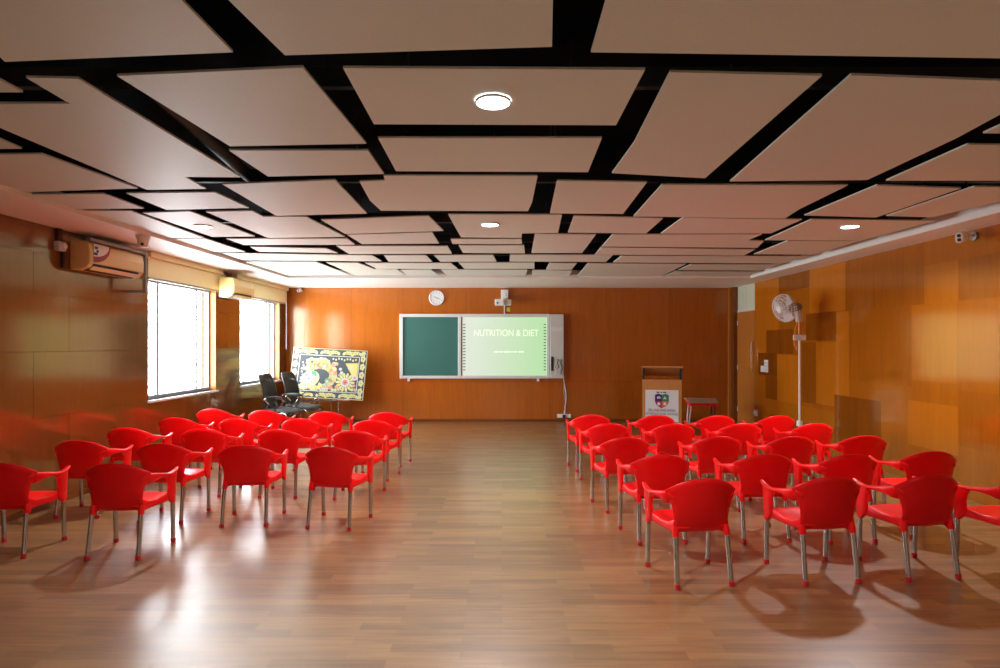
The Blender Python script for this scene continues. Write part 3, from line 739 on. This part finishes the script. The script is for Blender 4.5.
for u, v, a_, c_ in ((.19, .78, .11, CR), (.33, .80, .10, YE), (.46, .80, .11, CR), (.58, .30, .07, CR), (.19, .42, .06, CR), (.67, .52, .05, CR), (.88, .80, .05, YE), (.66, .80, .06, CR)):
    blob(u, v, a_, a_ * .6, c_, d=.0018, lobes=9, amp=.12, n=36)
    for q in range(9): blob(u + .6 * a_ * math.cos(q * .7) / W_, v + .36 * a_ * math.sin(q * .7) / H_, .010, .009, SL if q % 2 else PK, d=.0032, n=7)
    blob(u, v, a_ * .3, a_ * .2, WH, d=.003, n=10)
blob(.74, .66, .10, .10, WH, d=.004, n=20); blob(.74, .66, .06, .06, PK, d=.006, n=16)
for a in (0, PI / 2): blob(.74, .66, .05, .014, RD, rot=a, d=.008, n=10)
art.mi = YE; art.prism([pp(.72, .28, .003), pp(.89, .26, .003), pp(.89, .52, .003), pp(.83, .54, .003)], NRM * .001)
blob(.80, .36, .07, .06, CR, d=.005, n=14); blob(.86, .56, .06, .06, WH, d=.005); blob(.86, .56, .03, .03, PK, d=.007)
for i in range(9): blob(.55 + i * .038, .20 + .015 * math.sin(i * 2), .02, .024, (WH, CR, YE)[i % 3], d=.003, n=8)
for i in range(8): blob(.15 + .012 * math.sin(i * 2), .3 + i * .062, .018, .024, WH if i % 2 else CR, d=.003, n=8)
for i in range(10): blob(.2 + i * .033, .80 + .012 * math.cos(i * 2), .022, .022, WH if i % 2 else CR, d=.003, n=8)
for u, v, c in ((.62, .82, YE), (.84, .80, CR), (.86, .72, PK), (.66, .40, WH), (.68, .47, WH), (.63, .76, PK), (.58, .82, CR)): blob(u, v, .035, .03, c, d=.003, lobes=5, amp=.2, n=20)
art.build('artwork', [M['p_cream'], M['p_white'], M['p_yellow'], M['p_pink'], M['p_red'], M['p_green'], M['p_purple'], M['slate']], can)
o = thing('easel', 'chrome legged stand holding up the floral painting', 'stand', (cen.x, PY, 0))
zb = pp(.5, 1).z + cen.z
for px in (318, 337.5):
    x = at_y(px, 400, PY - .1).x - cen.x; b = MB(); b.tube([(x, .02, zb + .3), (x, -.02, zb - .03), (x, -.1, .0)], .014, 10); b.build('leg', M['chrome'], o, smooth=True)
b = MB(); b.tube([(0, .10, zb + .4), (0, .32, .0)], .014, 10); b.build('rear_leg', M['chrome'], o, smooth=True)
b = MB(); b.box((-.5, -.16, zb - .05), (.5, -.04, zb - .025)); b.build('ledge', M['chrome'], o)
b = MB(); b.box((-.45, .03, zb + .28), (.45, .09, zb + .32)); b.build('cross_bar', M['chrome'], o)
# ------------------------------------------------------------------ black office chairs by the window
def office():
    o = thing('office_chair', 'x', 'chair', (0, 0, 0), 0, 'black mesh-back chairs by the painting')
    G = []; n = 9                                     # forward +Y
    for i in range(n):
        t = i / (n - 1); r = []
        for j in range(n):
            u = -1 + 2 * j / (n - 1); r.append((u * .24 * (1 - .05 * t * t), -.22 + .48 * t, .47 + .02 * math.cos(t * 3) - .02 * (t > .9) - .012 * (1 - u * u)))
        G.append(r)
    MB().shell(G, .06).build('seat', M['black_seat'], o, smooth=True, angle=70)
    f = MB()
    def bk(u, v): return Vector((u * (.225 - .02 * v), -.24 - .13 * v + .05 * math.sin(v * 3) - .03 * (1 - u * u), .50 + .62 * v))
    per = [bk(-1, 0), bk(-1, .3), bk(-1, .6), bk(-.98, .92), bk(-.8, 1), bk(0, 1.01), bk(.8, 1), bk(.98, .92), bk(1, .6), bk(1, .3), bk(1, 0), bk(0, -.01)]
    f.tube(per, .016, 8, closed=True); bf = f.build('back_frame', M['black'], o, smooth=True)
    m_ = MB(); G = [[bk(-1 + 2 * j / 8, .02 + .40 * i / 8) for j in range(9)] for i in range(9)]; m_.shell(G, .012)
    G = [[bk(-1 + 2 * j / 8, .86 + .12 * i / 3) for j in range(9)] for i in range(4)]; m_.shell(G, .01)
    for i in range(9):
        v0 = .42 + .05 * i
        for s_ in (-1, 1): m_.tube([bk(s_ * (-1 + 2 * q / 6), min(.87, max(.42, v0 - .12 + .24 * q / 6))) for q in range(7)], .013, 5)
    for i in range(1, 10): m_.tube([bk(-1 + .2 * i, .4), bk(-1 + .2 * i, .63), bk(-1 + .2 * i, .88)], .011, 5)
    m_.build('mesh_back', M['black'], o)
    for s_ in (-1, 1):
        x = s_ * .265
        a = MB(); pts = [(x, -.20, .46), (x, -.12, .60), (x + s_ * .02, -.20, .68), (x + s_ * .02, -.12, .72), (x + s_ * .02, .05, .72), (x + s_ * .02, .17, .69), (x + s_ * .01, .15, .62), (x, .05, .54), (x, -.02, .46)]
        a.tube([Vector(p) for p in pts], .014, 8); ar = a.build('arm_loop', M['chrome'], o, smooth=True)
        a = MB(); a.sweep([(x + s_ * .02, -.17, .725, .022, .012), (x + s_ * .02, -.05, .738, .024, .013), (x + s_ * .02, .08, .735, .024, .013), (x + s_ * .02, .16, .715, .02, .012)], n=8); a.build('arm_pad', M['black'], ar, smooth=True)
        l = MB(); l.tube([(s_ * .22, -.16, .44), (s_ * .235, .18, .43), (s_ * .24, .24, .38), (s_ * .24, .24, .06), (s_ * .24, .20, .016), (s_ * .24, -.24, .016)], .015, 8); l.build('sled_leg', M['chrome'], o, smooth=True)
    l = MB(); l.tube([(-.24, -.24, .016), (.24, -.24, .016)], .015, 8); l.build('base_bar', M['chrome'], o, smooth=True)
    return o
oc = office()
oc.location = (-4.10, 11.2, 0); oc.rotation_euler = (0, 0, math.radians(-100)); oc['label'] = 'black chair with chrome arm loops right beside the window'
dup(oc, (-3.95, 11.93, 0), math.radians(-104), 'black mesh-back chair directly in front of the painting')
# ------------------------------------------------------------------ air conditioners
def aircon(Y0, Y1, z0, z1, X0, dep, label, full):
    o = thing('air_conditioner', label, 'air conditioner', (X0, Y0, z0), 0, 'cream wall air conditioners')
    l, h = Y1 - Y0, z1 - z0
    prof = [(0, 0), (dep * .55, 0), (dep * .85, h * .08), (dep, h * .25), (dep * 1.02, h * .6), (dep * .96, h * .9), (dep * .8, h), (0, h)]
    b = MB(); b.prism([(x, 0, z) for x, z in prof], (0, l, 0)); bd = b.build('body', M['cream'], o, bevel=.012)
    b = MB(); b.prism([(dep * .5, .06, -.004), (dep * .84, .06, h * .07), (dep * .97, .06, h * .2), (dep * .99, .06, h * .22), (dep * .86, .06, h * .045), (dep * .52, .06, -.01)], (0, l - .16, 0)); b.build('air_vent', M['black'], o)
    b = MB(); b.prism([(dep * .80, .05, h * .01), (dep * 1.0, .05, h * .12), (dep * 1.01, .05, h * .13), (dep * .82, .05, h * .0)], (0, l - .1, 0)); b.build('louvre', M['cream'], o)
    b = MB(); b.box((dep * .2, .05, h), (dep * .8, l - .05, h + .006)); b.build('top_grille', M['grey'], o)
    return o, bd, l, h
AX = XL + .008
o, bd, l, h = aircon(6.57, 7.56, 2.52, 2.83, AX, .22, 'cream air conditioner with round sticker, on the brown wall', True)
b = MB(); n = 14; x = .22 * 1.025
b.mi = 1; pts = [(x, .05, h * .30)] + [(x, .05 + .30 * math.cos(a) * .95, h * .93 - .205 * math.sin(a)) for a in [i * PI / 2 / n for i in range(n, -1, -1)]] + [(x, .05, h * .93)]
b.prism(pts, (.002, 0, 0))
b.mi = 0; pts = [(x + .002, .05, h * .48)] + [(x + .002, .05 + .26 * math.cos(a), h * .93 - .14 * math.sin(a)) for a in [i * PI / 2 / n for i in range(n, -1, -1)]] + [(x + .002, .05, h * .93)]
b.prism(pts, (.001, 0, 0)); b.mi = 2
for y_, z_, w_ in ((.09, .80, .05), (.11, .68, .035), (.08, .58, .06)): b.box((x + .003, y_ - w_ / 2, h * z_ - .014), (x + .005, y_ + w_ / 2, h * z_ + .014))
b.build('sticker', [M['sticker'], M['sticker_red'], M['black']], bd)
b = MB(); b.box((.18, -.01, h + .0), (.235, l + .05, h + .035)); b.box((.19, l + .02, -.14), (.23, l + .05, h)); b.box((.0, l + .02, -.17), (.23, l + .05, -.14)); b.build('support_frame', M['grey'], o)
aircon(9.8, 10.6, 2.47, 2.79, XL + .115, .25, 'cream air conditioner mounted over the pier between the two windows', False)
o = thing('isolator_switch', 'small pale switch box with dark conduit beside the air conditioner', 'switch', (XL + .007, 6.38, 2.74))
b = MB(); b.box((0, -.05, -.05), (.06, .06, .05)); b.build('switch_box', M['greylight'], o, bevel=.008)
b = MB(); b.lathe([(.03, .06), (.03, .085), (.001, .088)], (0, 0.01, 0), axis='x', n=14); b.build('knob', M['white'], o, smooth=True)
b = MB(); b.box((0, -.03, .05), (.035, .04, .187)); b.build('conduit', M['seam'], o)
b = MB(); b.box((0, .05, -.22), (.03, .085, .05)); b.build('cable_sleeve', M['black'], o)
# roller blinds
for k, (a, c, lab) in enumerate(((7.93, 9.98, 'cream roller blind above the window nearer the viewer'), (10.5, 13.05, 'cream roller blind with hanging cord above the far window'))):
    o = thing('roller_blind', lab, 'blind', (XL + .007, a, 2.58), 0, 'cream roller blinds')
    l = c - a
    b = MB(); b.box((.045, .01, .0), (.051, l - .01, .29)); b.build('blind_fabric', M['blind'], o)
    b = MB(); b.box((.0, 0, .27), (.10, l, H - 2.58)); b.build('head_box', M['blind'], o, bevel=.008)
    b = MB(); b.box((.036, .01, -.02), (.06, l - .01, .008)); b.build('bottom_bar', M['grey'], o)
    y_ = l - .12
    if k: b = MB(); b.tube([(.08, y_, .28), (.085, y_ - .01, -.5), (.08, y_, -.98), (.075, y_ + .04, -1.0), (.07, y_ + .05, -.5), (.07, y_ + .05, .28)], .006, 6); b.build('pull_cord', M['white'], o, smooth=True)
# ------------------------------------------------------------------ pedestal fan by the mosaic wall
fx, fy = 4.80, F * 4.80 / (799.5 - CX)
o = thing('pole_fan', 'white fan on a tall thin pole beside the mosaic wall', 'fan', (fx, fy, 0))
b = MB(); b.lathe([(.20, 0), (.20, .02), (.17, .035), (.03, .06), (.022, .10)], n=28); b.build('base', M['white'], o, smooth=True)
b = MB(); b.tube([(0, 0, .06), (0, 0, 1.82)], .016, 12); b.tube([(0, 0, .38), (0, 0, .46)], .045, 12); b.build('pole', M['white'], o, smooth=True)
b = MB(); b.box((-.085, -.05, 1.76), (.085, .05, 1.85)); b.build('regulator_box', M['white'], o, bevel=.01)
b = MB(); b.tube([(0, 0, 1.85), (0, 0, 2.10)], .02, 10); b.build('neck', M['orange_wire'], o, smooth=True)
hc = Vector((-.30, -.12, 2.275)); ax = Vector((-.93, -.25, -.25)).normalized()
e1 = ax.cross(Vector((0, 0, 1))).normalized(); e2 = e1.cross(ax)
def fp_(r, a, d): return hc + e1 * r * math.cos(a) + e2 * r * math.sin(a) + ax * d
b = MB(); b.sweep([(0, 0, 2.06, .05, .05), (-.02, -.01, 2.16, .055, .055), (-.05, -.03, 2.24, .04, .04)], n=12); b.build('yoke', M['white'], o, smooth=True)
b = MB(); P0 = Vector((-.03, -.01, 2.29)); b.tube([P0 + (hc - P0) * t - ax * .04 for t in (0, .2, .6, .95)], [.05, .075, .075, .05], 14); b.build('motor', M['grey'], o, smooth=True)
cg = MB(); R = .222
for d, r in ((.10, .06), (.09, .12), (.075, .17), (.05, .21), (0, R), (-.05, .21), (-.07, .14)): cg.tube([fp_(r, 2 * PI * i / 24, d) for i in range(24)], .004, 5, closed=True)
for i in range(36):
    a = 2 * PI * i / 36; cg.tube([fp_(.03, a, .10), fp_(.12, a, .09), fp_(.21, a, .05), fp_(R, a, 0), fp_(.21, a, -.05), fp_(.06, a, -.08)], .0028, 4)
cg.build('cage', M['white'], o, smooth=True)
b = MB(); b.lathe([(.001, 0), (.05, .0), (.05, .012), (.001, .014)], n=18); hb = b.build('hub_badge', M['white'], o, smooth=True)
hb.matrix_local = Matrix.Translation(hc + ax * .098) @ ax.to_track_quat('Z', 'Y').to_matrix().to_4x4()
for k in range(3):
    a0 = k * 2 * PI / 3 + .3; G = []
    for i in range(6):
        r = .04 + .19 * i / 5; G.append([fp_(r, a0 + (q - 2) * (.22 if i else .15), .025 * (q - 2) / 2) for q in range(5)])
    b = MB(); b.shell(G, .004); b.build('blade', M['fan_clear'], o, smooth=True)
b = MB(); b.tube([(-.03, -.02, 2.1), (-.09, -.04, 1.95), (-.11, -.05, 1.7), (-.07, -.05, 1.6), (-.05, -.04, 1.78)], .008, 6); b.tube([(.03, 0, 2.1), (.06, -.01, 2.0), (.05, 0, 1.85)], .007, 6); b.build('wire', M['orange_wire'], o, smooth=True)
# switches, socket and cameras
Y0 = y_on(766, XR); z0 = EYE + (CY - 366) * Y0 / F
o = thing('switch_plate', 'white stepped switch plates on dark square of the mosaic wall', 'switch', (XR - .009, Y0, z0))
b = MB(); b.box((-.012, -.12, -.12), (0, .04, .12)); b.build('upper_plate', M['white'], o, bevel=.004)
b = MB(); b.box((-.012, .04, -.12), (0, .20, -.0)); b.build('lower_plate', M['white'], o, bevel=.004)
b = MB()
for i in range(3): b.box((-.018, -.10, -.09 + i * .065), (-.012, .02, -.05 + i * .065))
b.build('rocker', M['greylight'], o)
Y0 = y_on(757, XR); o = thing('wall_socket', 'small white socket low on the mosaic wall near the door', 'socket', (XR - .009, Y0, EYE - 69 * Y0 / F))
b = MB(); b.box((-.03, -.06, -.06), (0, .06, .06)); b.build('socket_plate', M['white'], o, bevel=.006)
b = MB(); b.box((-.06, -.025, -.02), (-.03, .025, .03)); b.build('plug', M['white'], o, bevel=.004)
# bullet camera at the right
p = at_y(961, 237, 6.35); o = thing('security_camera', 'white bullet camera with two lenses on the mosaic wall', 'camera', (p.x, 6.35, p.z))
dr = Vector((-.75, -.62, -.22)).normalized(); q0 = Vector((.12, .1, .05))
b = MB(); b.lathe([(.05, 0), (.05, .025), (.02, .03)], (XR - .008 - p.x, .12, .03), n=16); b.build('mount', M['grey'], o, smooth=True)
o.children[0].data.transform(Matrix.Translation(Vector((XR - .008 - p.x, .12, .03))) @ Matrix.Rotation(-PI / 2, 4, 'Y') @ Matrix.Translation(-Vector((XR - .008 - p.x, .12, .03))))
b = MB(); b.tube([(XR - .03 - p.x, .12, .03), (.10, .10, .04), (.03, .04, .02)], .014, 8); b.build('arm', M['white'], o, smooth=True)
s_ = MB(); sd = dr.cross(Vector((0, 0, 1))).normalized(); up = sd.cross(dr)
ring = lambda c, w, h: [c + sd * (w * math.copysign(abs(math.cos(a)) ** .7, math.cos(a))) + up * (h * math.copysign(abs(math.sin(a)) ** .7, math.sin(a))) for a in [2 * PI * i / 16 for i in range(16)]]
s_.rings([ring(-dr * .10, .03, .045), ring(-dr * .08, .038, .055), ring(dr * .06, .038, .058), ring(dr * .075, .033, .052)]); bo = s_.build('housing', M['white'], o, smooth=True)
for k in (.022, -.022):
    b = MB(); b.rings([ring(dr * .07 + up * k, .018, .018), ring(dr * .078 + up * k, .017, .017)]); b.build('lens', M['black'], bo)
# dome camera at the left
p = at_z(143, 232, H); p.x = SXL - .08; p.y = F * -p.x / 359; o = thing('dome_camera', 'small dome camera under the ceiling border above the air conditioner', 'camera', (p.x, p.y, H))
b = MB(); b.lathe([(.075, .004), (.075, -.02), (.06, -.05), (.055, -.10), (.04, -.13), (.001, -.14)], n=20); b.build('housing', M['beige'], o, smooth=True)
b = MB(); b.lathe([(.001, -.016), (.016, -.012), (.018, 0)], n=12); lo = b.build('lens', M['black'], o, smooth=True); lo.location = (.02, -.045, -.10); lo.rotation_euler = (math.radians(-60), 0, 0)
# small camera in the far corner
p = at_y(300, 288, YB - .1); o = thing('corner_camera', 'tiny white camera high in the far corner by the window', 'camera', (p.x, YB - .1, H))
b = MB(); b.lathe([(.03, 0), (.03, -.02), (.015, -.03), (.015, -.05)], n=12); b.build('mount', M['white'], o, smooth=True)
b = MB(); b.sweep([(0, .06, -.06, .035, .03), (0, -.05, -.075, .035, .03), (0, -.11, -.085, .03, .027)], n=12); b.build('housing', M['white'], o, smooth=True)
b = MB(); b.sweep([(0, -.105, -.084, .018, .018), (0, -.118, -.086, .016, .016)], n=10); b.build('lens', M['black'], o)
# ------------------------------------------------------------------ light
W = bpy.data.worlds.new('overcast'); bpy.context.scene.world = W; W.use_nodes = True
bg = W.node_tree.nodes['Background']; bg.inputs[0].default_value = (.86, .95, 1., 1); bg.inputs[1].default_value = 25.
for k, (a, c) in enumerate(WIN):
    li = bpy.data.lights.new('window_portal', 'AREA'); li.shape = 'RECTANGLE'; li.size = WZ1 - WZ0; li.size_y = c - a
    lo = bpy.data.objects.new('window_portal', li); C.objects.link(lo); lo.location = (XL - .22, (a + c) / 2, (WZ0 + WZ1) / 2); lo.rotation_euler = (0, -PI / 2, 0)
    li.cycles.is_portal = True
# ------------------------------------------------------------------ camera
cam = bpy.data.cameras.new('camera'); co = bpy.data.objects.new('camera', cam); C.objects.link(co)
cam.sensor_fit = 'HORIZONTAL'; cam.sensor_width = 36; cam.lens = 36 * F / 1000
cam.shift_x = (500 - CX) / 1000; cam.shift_y = (CY - 334) / 1000
co.location = (0, 0, EYE); co.rotation_euler = (PI / 2, 0, 0); cam.clip_start = .05
sc = bpy.context.scene; sc.camera = co
sc.view_settings.view_transform = 'Standard'; sc.view_settings.look = 'None'; sc.view_settings.gamma = 1; sc.view_settings.use_curve_mapping = False
sc.view_settings.exposure = .2
sc.cycles.use_denoising = True; sc.cycles.max_bounces = 10; sc.cycles.diffuse_bounces = 6; sc.cycles.glossy_bounces = 4; sc.cycles.sample_clamp_indirect = 6
